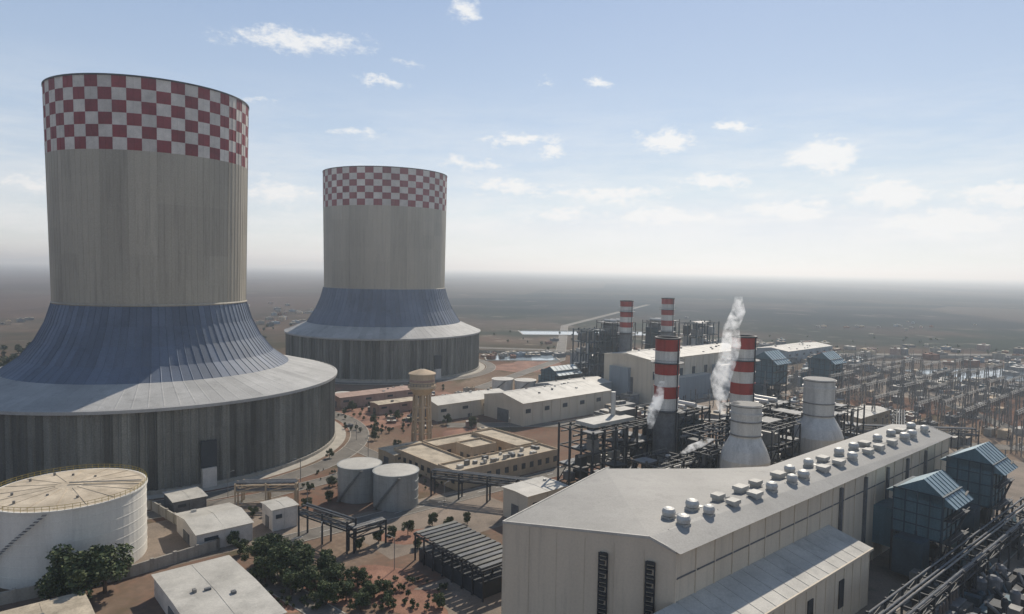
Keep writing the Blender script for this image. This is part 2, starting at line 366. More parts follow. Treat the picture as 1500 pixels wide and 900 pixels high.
# ------------------------------------------------------------ generic steel frame
def frame(mb,cx,cy,L,W,H,nx,ny,nz,k='dark',seed=0,kp='mid',fill=.5,cw=.5):
    r=random.Random(seed)
    X=[-L/2+L*i/nx for i in range(nx+1)];Y=[-W/2+W*i/ny for i in range(ny+1)];Z=[H*(i+1)/nz for i in range(nz)]
    for x in X:
        for y in Y:
            mb.beam((*T(cx,cy,x,y),0),(*T(cx,cy,x,y),H+(r.random()*1.5)),cw,k)
    for z in Z:
        for y in Y: mb.beam((*T(cx,cy,X[0],y),z),(*T(cx,cy,X[-1],y),z),cw*.75,k)
        for x in X: mb.beam((*T(cx,cy,x,Y[0]),z),(*T(cx,cy,x,Y[-1]),z),cw*.75,k)
    zz=[0]+Z
    for i in range(nx):
        for j in range(nz):
            if r.random()<.4:
                for y in (Y[0],Y[-1]): mb.beam((*T(cx,cy,X[i],y),zz[j]),(*T(cx,cy,X[i+1],y),zz[j+1]),cw*.5,k)
    for j in range(1,nz+1):
        for i in range(nx):
            for q in range(ny):
                t=r.random(); x=(X[i]+X[i+1])/2;y=(Y[q]+Y[q+1])/2
                if t<.35:
                    mb.box(*T(cx,cy,x,y),zz[j]+.21,L/nx*.98,W/ny*.98,.15,kp)
                if t<fill:
                    mb.box(*T(cx,cy,x+r.uniform(-.5,.5),y),zz[j-1]+.4,L/nx*r.uniform(.3,.8),W/ny*r.uniform(.3,.8),(H/nz)*r.uniform(.3,.8),r.choice([kp,'gsteel','dark','mid','dark','duct']))
                elif t<fill+.2:
                    p=T(cx,cy,x,y); mb.pipe([(p[0],p[1],zz[j-1]),(p[0],p[1],zz[j]-.3)],r.uniform(.3,.9),r.choice(['gsteel','duct','mid']))
    for y in(Y[0],Y[-1]):
        mb.beam((*T(cx,cy,X[0],y),H+1.2),(*T(cx,cy,X[-1],y),H+1.2),.12,'gsteel')
    for i in range(5):
        z=r.choice(Z)-r.uniform(.6,1.6); y=r.uniform(-W/2,W/2)
        mb.pipe([(*T(cx,cy,-L/2-1,y),z),(*T(cx,cy,L/2+1,y),z)],r.uniform(.2,.5),r.choice(['gsteel','duct','mid']))
def stack(cx,cy,r,z0,z1,zs,nb=6,name='striped_chimney'):
    mb=MB(); mb.lathe(cx,cy,[(r,z0),(r,zs)],'mid',28,False)
    h=(z1-zs)/nb
    for j in range(nb):
        k=('stackwhite','stackred')[(nb-1-j)%2==0]
        mb.lathe(cx,cy,[(r,zs+j*h),(r,zs+(j+1)*h)],k,28,False)
        mb.lathe(cx,cy,[(r,zs+(j+1)*h-.3),(r+.22,zs+(j+1)*h-.3),(r+.22,zs+(j+1)*h-.02),(r,zs+(j+1)*h-.02)],k,28,False)
    mb.lathe(cx,cy,[(r,z1),(r+.35,z1),(r+.35,z1+.5),(r-.4,z1+.5),(r-.4,z1-4)],'dark',28,True)
    for zp in (zs-.5,zs+(z1-zs)*.66):
        mb.lathe(cx,cy,[(r,zp),(r+1.5,zp),(r+1.5,zp+.2),(r,zp+.2)],'dark',24,False)
        mb.lathe(cx,cy,[(r+1.45,zp+1.1),(r+1.5,zp+1.2)],'dark',24,False)
    x=cx+.7*r; y=cy-.75*r-.3
    mb.beam((x,y,z0),(x,y,z1),.3,'dark')
    return mb.obj(name)
def hrsg(cx,cy,seed,H=28,k='dark'):
    mb=MB(); mb.box(cx,cy,2,20,11,H-6,'teald',pv=.0)
    mb.box(*T(cx,cy,0,0),H-3.9,18,8,3,'mid')
    for i in range(3):
        mb.pipe([(*T(cx,cy,-6+i*6,-4.5),H+1.2),(*T(cx,cy,-6+i*6,4.5),H+1.2)],.9,'duct',12)
    frame(mb,cx,cy,23,14,H,5,2,5,k,seed,'mid',.2,.45)
    mb.obj('heat_recovery_boiler')
hrsg(57,236,1,27); hrsg(88,243,2,28)
stack(52,226,4.0,0,52.5,29); stack(79,231,4.0,0,53,30)
mb=MB(); frame(mb,33,224,32,15,24,6,3,4,'dark',5,'mid',.35,.5)
mb.box(*T(33,224,-2,0),24.9,20,8,1.2,'lroof'); mb.box(*T(33,224,10,3),24.4,8,5,3,'gsteel')
mb.lathe(*T(33,224,4,2),[(.8,24),(.8,34)],'duct',12)
mb.obj('steel_pipe_structure')
for a in ((66,212,22,12,25,4,2,4,'dark',8,'gsteel',.45,.5),(98,236,24,14,27,4,2,4,'dark',9,'mid',.4,.5),(45,196,16,10,20,3,2,3,'dark',18,'mid',.5,.5),
          (84,219,18,12,26,4,2,5,'dark',28,'mid',.5,.4),(120,250,22,12,25,4,2,4,'dark',29,'mid',.5,.45),(60,201,12,8,22,3,2,4,'dark',30,'dark',.5,.4)):
    mb=MB(); frame(mb,*a); mb.obj('steel_pipe_structure')
def bottle(cx,cy,r,z1,zn):
    mb=MB(); mb.lathe(cx,cy,[(r*1.65,8),(r*1.65,zn-5),(r*1.4,zn-2),(r,zn+1.5),(r,z1-3),(r*1.08,z1-3),(r*1.08,z1-2.4),(r,z1-2.4),(r,z1)],'duct',36,True,kcap='dark')
    for z in (zn+2,zn+6,z1-.6): mb.lathe(cx,cy,[(r,z),(r+.35,z),(r+.35,z+.35),(r,z+.35)],'gsteel',36,False)
    for i in range(6):
        a=math.pi/3*i; mb.beam((cx+r*1.7*math.cos(a),cy+r*1.7*math.sin(a),0),(cx+r*1.7*math.cos(a),cy+r*1.7*math.sin(a),9),.5,'dark')
    mb.obj('bypass_stack',False)
bottle(68.5,196,4.3,37,26); bottle(103,226,4.9,40,26)
hrsg(70,456,11,40); hrsg(104,474,12,40); 
stack(72,428,4.0,0,55.5,36); stack(101,442,4.0,0,57,36)
mb=MB(); frame(mb,52,440,20,14,36,4,2,5,'teald',21,'teald',.6,.6); mb.obj('steel_pipe_structure')
mb=MB(); frame(mb,128,465,26,14,40,4,2,5,'teald',22,'gsteel',.6,.6); mb.obj('steel_pipe_structure')
def simple_hall(cx,cy,L,W,H,ridge,name,kw='hallwall',kr='lroof',rot=GR,doors=True,extra=None):
    mb=MB(); mb.box(cx,cy,0,L,W,H,kw,rot)
    o=.5
    e=[T(cx,cy,a*(L/2+o),b*(W/2+o),rot) for a,b in((-1,-1),(1,-1),(1,1),(-1,1))]
    r=[T(cx,cy,-L/2-o,0,rot),T(cx,cy,L/2+o,0,rot)]
    mb.add([(*e[0],H+.02),(*e[1],H+.02),(*r[1],H+ridge),(*r[0],H+ridge)],[(0,1,2,3)],kr,.03)
    mb.add([(*e[2],H+.02),(*e[3],H+.02),(*r[0],H+ridge),(*r[1],H+ridge)],[(0,1,2,3)],kr,-.03)
    mb.add([(*e[0],H+.02),(*e[3],H+.02),(*r[0],H+ridge)],[(0,1,2)],kw); mb.add([(*e[1],H+.02),(*e[2],H+.02),(*r[1],H+ridge)],[(0,1,2)],kw)
    n=max(2,int(L/6))
    for i in range(n+1):
        mb.beam((*T(cx,cy,-L/2+L*i/n,-W/2-.08,rot),0),(*T(cx,cy,-L/2+L*i/n,-W/2-.08,rot),H-.1),.25,kw)
    for i in range(1,n):
        for s_ in(-1,1):
            mb.beam((*T(cx,cy,-L/2+L*i/n,s_*W/2,rot),H+.05),(*T(cx,cy,-L/2+L*i/n,0,rot),H+ridge+.03),.12,kr,.08)
    rr=random.Random(int(cx*3+cy))
    for i in range(int(L*W/160)):
        x=rr.uniform(-.42,.42)*L; y=rr.uniform(-.42,.42)*W; mb.box(*T(cx,cy,x,y,rot),H+ridge*(1-2*abs(y)/W)-.1,rr.uniform(.6,1.4),rr.uniform(.6,1.2),rr.uniform(.5,.9),rr.choice(['mid','gsteel','duct']),rot)
    if doors:
        for i in range(n):
            if i%2==0: mb.box(*T(cx,cy,-L/2+L*(i+.5)/n,-W/2-.06,rot),H*.55,L/n*.5,.2,H*.18,'glass',rot)
        mb.box(*T(cx,cy,-L/2-.06,0,rot),0,.25,W*.28,H*.55,'mid',rot)
    if extra:
        for (x,y,l_,w_,h_,k_) in extra: mb.box(*T(cx,cy,x,y,rot),0,l_,w_,h_,k_,rot,ktop='lroof')
    return mb.obj(name)
simple_hall(105,425,100,35,25,2.2,'turbine_hall',extra=[(-20,-20.5,40,6,14,'greyblue'),(25,-21,30,7,18,'greyblue'),(-51,4,3,14,19,'greyblue')])
simple_hall(20,352,62,30,11,3,'warehouse'); simple_hall(-24,350,46,20,8,2.2,'warehouse'); simple_hall(36,388,40,22,10,2,'warehouse','greyblue')
simple_hall(-75,372,46,12,6,.6,'service_building','pink','pink'); simple_hall(-60,352,24,9,5,.5,'service_building','pink','beiger')
simple_hall(172,330,34,12,8,.8,'service_building','beige','lroof'); simple_hall(70,500,50,25,14,2,'warehouse','greyblue')
simple_hall(150,520,70,30,12,2,'warehouse','greyblue'); simple_hall(250,600,80,30,10,2,'warehouse','greyblue')
simple_hall(8,204,16,11,9,.3,'annex_building','hallwall','lroof')
def tank(cx,cy,r,h,k,kr,name='storage_tank',rail=None):
    mb=MB(); rnd=random.Random(int(cx*7))
    mb.lathe(cx,cy,[(r,0),(r,h)],k,64,False)
    nz=max(3,int(h/2.4))
    for j in range(1,nz): z=h*j/nz; mb.lathe(cx,cy,[(r+.0,z),(r+.06,z+.02),(r+.06,z+.1),(r,z+.12)],k,64,False)
    mb.lathe(cx,cy,[(r,h-.3),(r+.3,h-.3),(r+.3,h+.05),(r-.2,h+.05)],k,64,False)
    n=64; vs=[(cx+q*math.cos(2*math.pi*i/n),cy+q*math.sin(2*math.pi*i/n),z) for q,z in((r-.2,h+.06),(r*.5,h+r*.035),(.3,h+r*.06)) for i in range(n)]
    mb.add(vs,[(j*n+i,j*n+(i+1)%n,(j+1)*n+(i+1)%n,(j+1)*n+i) for j in(0,1) for i in range(n)]+[tuple(range(2*n,3*n))],kr)
    for i in range(26):
        a=-2.4+i*.045; z=h*i/26; mb.box(cx+(r+.7)*math.cos(a),cy+(r+.7)*math.sin(a),z,.8,.9,.1,'gsteel',a)
    if rail:
        for i in range(72):
            a=2*math.pi*i/72; x,y=cx+(r+.1)*math.cos(a),cy+(r+.1)*math.sin(a); mb.beam((x,y,h),(x,y,h+1.2),.09,rail)
        for z in(.6,1.2): mb.lathe(cx,cy,[(r+.1,h+z-.05),(r+.1,h+z+.05)],rail,72,False)
        for i in range(16):
            a=2*math.pi*i/16; mb.beam((cx+3*math.cos(a),cy+3*math.sin(a),h+r*.055),(cx+r*.95*math.cos(a),cy+r*.95*math.sin(a),h+.2),.12,'tankroof',.1)
        for i in range(9):
            a=rnd.uniform(0,6.28);q=rnd.uniform(.2,.85)*r; mb.lathe(cx+q*math.cos(a),cy+q*math.sin(a),[(.3,h+.2),(.3,h+1.0)],'gsteel',8)
        mb.beam((cx,cy,h+r*.06+.5),(cx+r*.9,cy+5,h+.9),.6,'gsteel',.15)
    return mb.obj(name,False)
tank(-110,168,17,18,'tank','tankroof',rail='yellow')
tank(-48.5,218,6.9,11,'steelg','lroof'); tank(-35.6,211.5,7.0,11,'steelg','lroof')
tank(-5,417,6.5,7,'tank','lroof'); tank(9,414,6.5,7,'tank','lroof'); tank(-92,372,4,5,'tank','lroof')
def water_tower(cx,cy):
    mb=MB()
    for i in range(8):
        a=math.pi/4*i+.2; p=lambda r,z:(cx+r*math.cos(a),cy+r*math.sin(a),z)
        mb.beam(p(4.0,0),p(3.3,22),.7,'beige')
        a2=a+math.pi/4
        for z in(5.5,11,16.5): 
            r=4.0-.7*z/22; mb.beam((cx+r*math.cos(a),cy+r*math.sin(a),z),(cx+r*math.cos(a2),cy+r*math.sin(a2),z),.5,'beige')
    mb.lathe(cx,cy,[(1.3,0),(1.3,22)],'beige',16,False)
    mb.lathe(cx,cy,[(3.2,21.5),(5.6,24.5),(5.9,24.6),(5.9,25.6),(5.2,25.6),(5.2,30),(5.7,30.1),(5.7,30.6),(4.8,31),(1,32.3)],'beige',32,True,kcap='conc')
    for i in range(24):
        a=math.pi/12*i; mb.beam((cx+5.8*math.cos(a),cy+5.8*math.sin(a),25.5),(cx+5.8*math.cos(a),cy+5.8*math.sin(a),26.7),.12,'mid')
    mb.lathe(cx,cy,[(5.8,26.6),(5.8,26.75)],'mid',24,False)
    mb.lathe(cx,cy,[(5.26,27.2),(5.26,28.2)],'pink',32,False)
    mb.beam((cx,cy,32),(cx,cy,36),.15,'dark')
    mb.obj('water_tower')
water_tower(-37,283)
def courtyard(cx,cy):
    mb=MB()
    def wing(x,y,l,w,h): 
        mb.box(*T(cx,cy,x,y),0,l,w,h,'beige',ktop='beiger')
        for s_,ll in ((-1,l),(1,l)): mb.beam((*T(cx,cy,x-ll/2,y+s_*(w/2-.15)),h+.35),(*T(cx,cy,x+ll/2,y+s_*(w/2-.15)),h+.35),.3,'beige',.7)
        for s_ in(-1,1): mb.beam((*T(cx,cy,x+s_*(l/2-.15),y-w/2),h+.35),(*T(cx,cy,x+s_*(l/2-.15),y+w/2),h+.35),.3,'beige',.7)
        for i in range(int(l/4)): mb.box(*T(cx,cy,x-l/2+2+i*4,y-w/2-.03),h*.35,1.8,.12,h*.35,'glass')
        for i in range(int(w/4)): mb.box(*T(cx,cy,x-l/2-.03,y-w/2+2+i*4),h*.35,.12,1.8,h*.35,'glass')
    wing(0,-17,48,11,6); wing(-17,4,13,30,5.2); wing(18,3,11,28.5,6.6); wing(2,15,24,10,5.6); wing(0,-2,12,10,8)
    r=random.Random(4)
    for i in range(22): mb.box(*T(cx,cy,r.uniform(-20,20),r.uniform(-20,-13)),6,r.uniform(.8,2),r.uniform(.8,2),r.uniform(.6,1.6),r.choice(['mid','gsteel','lroof']))
    mb.obj('office_building')
courtyard(-14,258)
simple_hall(-40,262,18,12,4.5,.3,'service_building','beige','beiger')
def rack(p,q,w,h,seed,k='dark',step=8,np_=5,name='pipe_rack'):
    r=random.Random(seed); p=Vector(p);q=Vector(q);L=(q-p).length;d=(q-p)/L;nn=Vector((-d.y,d.x)); mb=MB()
    n=max(1,int(L/step))
    for i in range(n+1):
        c=p+d*L*i/n
        for s_ in(-1,1):
            e=c+nn*s_*w/2; mb.beam((e.x,e.y,0),(e.x,e.y,h+.6),.4,k)
        for z in(h-2,h): a=c-nn*w/2;b=c+nn*w/2; mb.beam((a.x,a.y,z),(b.x,b.y,z),.35,k)
    for s_ in(-1,1):
        a=p+nn*s_*w/2;b=q+nn*s_*w/2
        for z in (h-2,h): mb.beam((a.x,a.y,z-.01),(b.x,b.y,z-.01),.3,k)
        for i in range(n):
            c=a+d*L*i/n; e=a+d*L*(i+1)/n; mb.beam((c.x,c.y,h-2),(e.x,e.y,h),.16,k)
    for i in range(np_):
        o=-w/2+w*(i+.5)/np_; a=p+nn*o;b=q+nn*o; z=r.choice([h-1.6,h+.45]); mb.pipe([(a.x,a.y,z),(b.x,b.y,z)],r.uniform(.14,.32),r.choice(['gsteel','mid','mid']))
    mb.obj(name)
rack((-25,221),(12,210),3,8,1); rack((-57,186),(-41,175),3,8,2); rack((-41,175),(-34,182),2.5,6,12)
rack((-84,207),(-66,209),3,7,3,'beige'); rack((-84,212),(-68,214),2.5,6,4,'beige')
rack((72,127),(175,215),6,9,5,step=9,np_=7); rack((60,300),(200,290),5,9,6); rack((150,260),(190,330),5,9,16)
rack((120,255),(128,380),5,10,17)
mb=MB(); cx,cy=-10,164
for i in range(8):
    y=-14+i*4
    for x in(-6,0,6): mb.beam((*T(cx,cy,x,y),0),(*T(cx,cy,x,y),7),.35,'dark')
    mb.beam((*T(cx,cy,-6.5,y),7),(*T(cx,cy,6.5,y),7),.4,'dark')
for x in(-6,0,6): mb.beam((*T(cx,cy,x,-14.5),6.6),(*T(cx,cy,x,14.5),6.6),.4,'dark')
for i in range(14):
    y=-13+i*2; mb.box(*T(cx,cy,0,y),7.25,12.4,1.3,.35,'louver' if i%2 else 'mid',pv=random.uniform(-.4,0))
mb.box(*T(cx,cy,0,0),0,11,26,3.5,'dark')
mb.obj('cooler_canopy')
simple_hall(-66,193,7,8,6.2,.4,'equipment_shed','white','lroof'); simple_hall(-99,205,9,11,4.3,.4,'equipment_shed','mid','lroof')
simple_hall(-81,184,14,19,5,1.3,'warehouse','white','lroof')
simple_hall(-62,141.5,16,34,5,.5,'service_building','white','lroof'); simple_hall(-92,132,15,15,4,.3,'service_building','white','beiger')
mb=MB()
for p,q in (((-135,127),(-90,158)),((-90,158),(-76,175)),((-76,175),(-108,203)),((-108,203),(-160,215))):
    mb.beam((*p,1.4),(*q,1.4),.45,'conc',2.8); 
    L=(Vector(q)-Vector(p)); n=int(L.length/5)
    for i in range(n+1): c=Vector(p)+L*i/n; mb.box(c.x,c.y,0,.8,.8,3.05,'conc')
mb.obj('containment_wall')
def filter_house(cx,cy,L,W,H):
    mb=MB(); frame(mb,cx,cy,L,W,H*.42,2,2,2,'dark',int(cx),'dark',.8,.5)
    mb.box(cx,cy,H*.42,L,W,H*.44,'teal')
    for i in range(5):
        z=H*.42+i*H*.11; 
        mb.box(*T(cx,cy,0,0),z,L+.5,W+.5,.25,'teald')
    for i in range(5):
        y=-W/2+W*i/4; mb.beam((*T(cx,cy,-L/2-.2,y),H*.42),(*T(cx,cy,-L/2-.2,y),H*.86),.25,'teald')
        x=-L/2+L*i/4; mb.beam((*T(cx,cy,x,-W/2-.2),H*.42),(*T(cx,cy,x,-W/2-.2),H*.86),.25,'teald')
    z=H*.86
    a=[T(cx,cy,-L/2,-W/2-2.8),T(cx,cy,L/2,-W/2-2.8),T(cx,cy,L/2,-1),T(cx,cy,-L/2,-1)]
    mb.add([(*a[0],z-2.2),(*a[1],z-2.2),(*a[2],H),(*a[3],H)],[(0,1,2,3)],'lblue')
    b=[T(cx,cy,-L/2,W/2+2),T(cx,cy,L/2,W/2+2)]
    mb.add([(*b[0],z-1.2),(*b[1],z-1.2),(*a[2],H+.01),(*a[3],H+.01)],[(0,1,2,3)],'lblue',.1)
    mb.add([(*a[0],z-2.2),(*a[3],H),(*b[0],z-1.2)],[(0,1,2)],'teal'); mb.add([(*a[1],z-2.2),(*a[2],H),(*b[1],z-1.2)],[(0,1,2)],'teal')
    for i in range(7):
        x=-L/2+L*i/6
        mb.beam((*T(cx,cy,x,-W/2-2.8),z-2.15),(*T(cx,cy,x,-1),H+.05),.2,'teal')
    mb.box(*T(cx,cy,0,W/2+3),H*.2,L*.7,6,H*.4,'teal'); mb.box(*T(cx,cy,-L/2-3,0),2,5,W*.6,H*.35,'teald')
    for z in (H*.2,H*.42,H*.64):
        mb.box(*T(cx,cy,0,-W/2-1.3),z,L+1,1.6,.15,'dark')
        mb.beam((*T(cx,cy,-L/2,-W/2-2.1),z+1.1),(*T(cx,cy,L/2,-W/2-2.1),z+1.1),.1,'gsteel')
        mb.beam((*T(cx,cy,-L/2,-W/2-1.5),z),(*T(cx,cy,L/2,-W/2-1.5),z+H*.2),.5,'dark',.2)
    mb.obj('air_filter_house')
filter_house(106,170,13,11,25); filter_house(134,193,13,11,27)
filter_house(146,384,16,13,31); filter_house(30,410,20,12,17); filter_house(190,410,16,13,28)
mb=MB(); r=random.Random(31)
for i in range(150):
    x=r.uniform(-5,110); y=r.uniform(-30,-9); p=T(85,150,x,y+8)
    t=r.random(); k=r.choice(['mid','dark','gsteel','teald','teal','dark','dark','mid'])
    if t<.4: mb.box(*p,0,r.uniform(1.5,5),r.uniform(1.5,4),r.uniform(1.5,5),k)
    elif t<.65: mb.lathe(*p,[(q:=r.uniform(.6,1.8),0),(q,z:=r.uniform(2,6)),(q*.5,z+.6)],k,16)
    else: mb.pipe([(*p,1.5),(*T(*p,r.uniform(4,12),0),1.5),(*T(*p,r.uniform(4,12),3),5)],r.uniform(.2,.6),k)
mb.obj('yard_machinery')
def transformer(cx,cy):
    mb=MB(); mb.box(cx,cy,.3,6,3.4,3.6,'mid')
    for i in range(9):
        for s_ in(-1,1): mb.box(*T(cx,cy,-2.6+i*.65,s_*2.4),.8,.18,1.2,2.8,'gsteel')
    for i in range(3): mb.lathe(*T(cx,cy,-2+i*2,0),[(.35,3.9),(.2,5.6),(.3,5.7),(.1,6.3)],'insul',10)
    mb.pipe([(*T(cx,cy,-2.5,1),5),(*T(cx,cy,2.5,1),5)],.5,'mid',10); mb.box(cx,cy,0,8,6,.3,'conc')
    mb.obj('transformer')
for p in ((98,146),(118,160),(92,140),(142,178),(205,330),(225,345),(245,360)): transformer(*p)

# ------------------------------------------------------------ substation
def gantry_mesh():
    mb=MB(); k='gsteel'
    def col(x,h):
        for sx in(-1,1):
            for sy in(-1,1): mb.beam((x+sx*1.0,sy*1.0,0),(x+sx*.3,sy*.3,h),.22,k)
        for j in range(7):
            t0=j/7;t1=(j+1)/7; a=1-.7*t0;b=1-.7*t1
            mb.beam((x-a,-a,h*t0),(x+b,-b,h*t1),.13,k); mb.beam((x-a,a,h*t0),(x-b,-b,h*t1),.13,k); mb.beam((x+a,a,h*t0),(x-b,b,h*t1),.13,k)
    for x in(0,16,32): col(x,16); mb.beam((x,0,16),(x,0,21),.2,k)
    for sy in(-.5,.5):
        for z in(14.6,15.6): mb.beam((0,sy,z),(32,sy,z),.2,k)
        for i in range(20): mb.beam((i*1.6,sy,14.6 if i%2 else 15.6),((i+1)*1.6,sy,15.6 if i%2 else 14.6),.12,k)
    for i in range(9):
        x=3+i*3.3; mb.beam((x,0,14.6),(x,0,12.2),.25,'insul')
    return mb.obj('g',link=False)
gm=gantry_mesh(); r=random.Random(9)
for i in range(6):
    for j in range(8):
        x,y=T(215,300,i*36-10,j*19-10)
        o=bpy.data.objects.new('substation_gantry',gm); scene.collection.objects.link(o); o.location=(x,y,0); o.rotation_euler=(0,0,GR); o.scale=(1,1,r.choice([.8,1,1,1.15]))
mb=MB()
for i in range(420):
    x,y=T(215,300,r.uniform(-35,215),r.uniform(-25,150)); h=r.uniform(3,8)
    mb.beam((x,y,0),(x,y,h*.55),.35,'gsteel'); mb.lathe(x,y,[(.22,h*.55),(.3,h)],r.choice(['insul','mid','gsteel']),6)
    if i%3==0: mb.beam((*T(x,y,-3,0),h*.55),(*T(x,y,3,0),h*.55),.25,'gsteel')
    if i%7==0: mb.box(x,y+3,0,r.uniform(3,9),r.uniform(2,5),r.uniform(2,4),r.choice(['beige','mid','lroof','conc']))
mb.obj('switchgear')
mb=MB()
for i in range(6):
    for q in range(9):
        a=T(215,300,i*36-10+3+q*3.3,-10);b=T(215,300,i*36-10+3+q*3.3,7*19-10)
        mb.beam((*a,12.1),(*b,12.1),.09,'mid')
mb.obj('overhead_line')
# ------------------------------------------------------------ distant settlement / clutter
def clutter(name,n,fx,fy,hs,seed,cols,sz=(3,14)):
    mb=MB(); r=random.Random(seed)
    cl=[(r.uniform(*fx),r.uniform(*fy)) for _ in range(max(3,n//14))]
    for i in range(n):
        if r.random()<.75:
            c=r.choice(cl); x=r.gauss(c[0],(fx[1]-fx[0])*.05); y=r.gauss(c[1],(fy[1]-fy[0])*.06)
        else: x=r.uniform(*fx);y=r.uniform(*fy)
        L=r.uniform(*sz);W=r.uniform(sz[0],sz[1]*.7);h=r.uniform(*hs)
        k=r.choice(cols); mb.box(x,y,0,L,W,h,k,rot=GR+r.choice([0,0,.2,-.5]),ktop=r.choice([k,'lroof','beiger']))
        mb.box(x,y,h,L*.3,W*.3,h*.25,k,rot=GR)
    mb.obj(name)
C1=['beige','conc','pink','mid','mid','gsteel','soil','greyblue']
clutter('storage_yard',260,(150,680),(440,720),(1.5,6),1,C1+['teal','teald'])
clutter('settlement',90,(-620,-150),(700,1300),(2,5),2,C1,(3,10))
clutter('settlement',30,(250,1100),(800,1100),(1.5,3),3,C1,(3,8))
clutter('storage_yard',80,(-100,250),(560,760),(1.5,4),4,C1,(3,10))
clutter('storage_yard',80,(60,210),(285,400),(2,6),5,C1+['teal'])
clutter('storage_yard',60,(-85,-10),(300,420),(1,3),6,C1,(1.5,5))
mb=MB()
for p,q in (((-60,600),(140,590)),((140,590),(600,640)),((-330,470),(-200,420))): mb.beam((*p,1.3),(*q,1.3),.5,'conc',2.6)
mb.obj('perimeter_wall')

# ------------------------------------------------------------ trees
def tree_mesh(seed,h=7,n=2600,spread=2.8,leaf=.34):
    r=random.Random(seed); mb=MB(); cl=[]
    mb.pipe([(0,0,0),(.1,.05,h*.3)],.22,'bark',7); mb.pipe([(.1,.05,h*.3),(.0,.1,h*.62)],.14,'bark',6)
    for i in range(14):
        a=r.uniform(0,6.28); z=h*r.uniform(.32,.9); q=spread*r.uniform(.25,.95)*(1-.5*abs(z/h-.5))
        c=Vector((q*math.cos(a),q*math.sin(a),z)); cl.append((c,r.uniform(.7,1.35)*spread/2.8,r.uniform(-.35,.45)))
        mb.pipe([(.05,.08,h*r.uniform(.2,.5)),c],.06,'bark',5)
    for i in range(n):
        c,s_,pv=r.choice(cl); d=Vector((r.gauss(0,1),r.gauss(0,1),r.gauss(0,.8))); d=d.normalized()*s_*(r.random()**.4)*1.1
        p=c+d; a=Vector((r.gauss(0,1),r.gauss(0,1),r.gauss(0,1))).normalized()*leaf*r.uniform(.5,1.1); b=a.cross(Vector((r.gauss(0,1),r.gauss(0,1),r.gauss(0,1)))).normalized()*leaf*.5
        mb.add([p-a,p+b,p+a,p-b],[(0,1,2,3)],'leaf' if r.random()<.6 else 'leafd',pv+r.uniform(-.2,.2))
    return mb.obj('t',link=False)
tms=[tree_mesh(s) for s in(1,2,3,4)]
def tree(x,y,h,i,wide=1):
    o=bpy.data.objects.new('tree',tms[i%4]); scene.collection.objects.link(o); o.location=(x,y,0); s_=h/7; o.scale=(s_*wide,s_*wide,s_); o.rotation_euler=(0,0,i*1.7)
k=0
for x,y,h,w in ((-96,149,11,1.4),(-91,150.5,10.5,1.3),(-93.5,146,10,1.3),(-99,147,8,1.3),(-58,163,8.5,1.2),(-54,159,8.5,1.2),(-48.5,156.5,8,1.2),(-43.5,160,7,1.1),(-60,168,7,1.2),(-51,164,7,1.2),(-39,154,5.5,1.3),(-31,150,4,1.3),(-49,151,6,1.2),(-35,156,4.5,1.2),
    (-44,152,6,1.3),(-40,147,5.5,1.3),(-36,149,4.5,1.3),(-62,164,6,1.2),(-57,157,6,1.2),(-32,145,4,1.3),(-28,152,3.5,1.4),
    (-28,187,4,1),(-31.5,183,4,1),(-22,194,4,1),(-35,181,3.6,1),(-17,190,4,1),(-12,196,3.5,1),(-24,178,3,1.2),(-39,176,3.5,1),(-26,146,3.5,1.2),(-15,147,3,1.3),
    (-55,330,5,1),(-48,345,5,1),(-64,318,5,1),(-30,322,5,1),(-82,350,5,1),(-25,240,4,1),(-52,240,4,1),(-70,262,3.5,1),
    (-58,290,4,1),(-60,300,4,1.2),(-46,276,4,1),(-42,236,3.5,1.2),(-60,228,3.5,1.2),(-66,222,3,1.2),(-5,300,4,1),(-18,316,5,1.2),
    (-71,201,3.5,1.2),(-76,199,3,1.2),(-62,206,3.5,1.2),(-57,212,3.5,1.2),(-73,178,4,1.2),(-69,172,4,1.2)):
    tree(x,y,h,k,w); k+=1
def tree_mass(name,n,fx,fy,seed,h=(4,9)):
    r=random.Random(seed); mb=MB()
    for i in range(n):
        x=r.uniform(*fx);y=r.uniform(*fy);H=r.uniform(*h)
        mb.beam((x,y,0),(x,y,H*.5),.3 if H>2 else .08,'bark')
        for j in range(70):
            d=Vector((r.gauss(0,1),r.gauss(0,1),r.gauss(0,1))).normalized()*H*.38*r.random()**.4; p=Vector((x,y,H*.6))+d
            a=Vector((r.gauss(0,1),r.gauss(0,1),r.gauss(0,1))).normalized()*H*.15; b=a.cross(Vector((r.gauss(0,1),r.gauss(0,1),r.gauss(0,1)))).normalized()*H*.1
            mb.add([p-a,p+b,p+a,p-b],[(0,1,2,3)],'leafd' if r.random()<.6 else 'leaf',r.uniform(-.3,.3))
    mb.obj(name)
tree_mass('distant_trees',300,(-460,-250),(400,560),1); tree_mass('distant_trees',60,(-500,-150),(600,900),2,(2,5)); tree_mass('distant_trees',110,(-20,500),(560,800),8,(2,4))
tree_mass('shrubs',120,(-58,-14),(144,160),5,(.8,1.8)); tree_mass('shrubs',110,(-90,-40),(300,420),6,(1,3)); tree_mass('shrubs',60,(-70,-20),(225,250),7,(.6,1.6))
mb=MB(); mb.beam((0,0,0),(0,0,8),.16,'gsteel'); mb.beam((0,0,8),(1.6,0,8.3),.12,'gsteel'); mb.box(1.8,0,8.2,.9,.35,.18,'mid',0)
lm=mb.obj('l',link=False)
for i,p in enumerate([(-60,200),(-20,208),(-48,172),(-28,165),(-72,232),(-55,262),(60,145),(80,128),(-90,215),(0,300),(40,310),(180,280),(-66,290)]):
    o=bpy.data.objects.new('street_lamp',lm); scene.collection.objects.link(o); o.location=(*p,0); o.rotation_euler=(0,0,i*.9)
mb=MB()
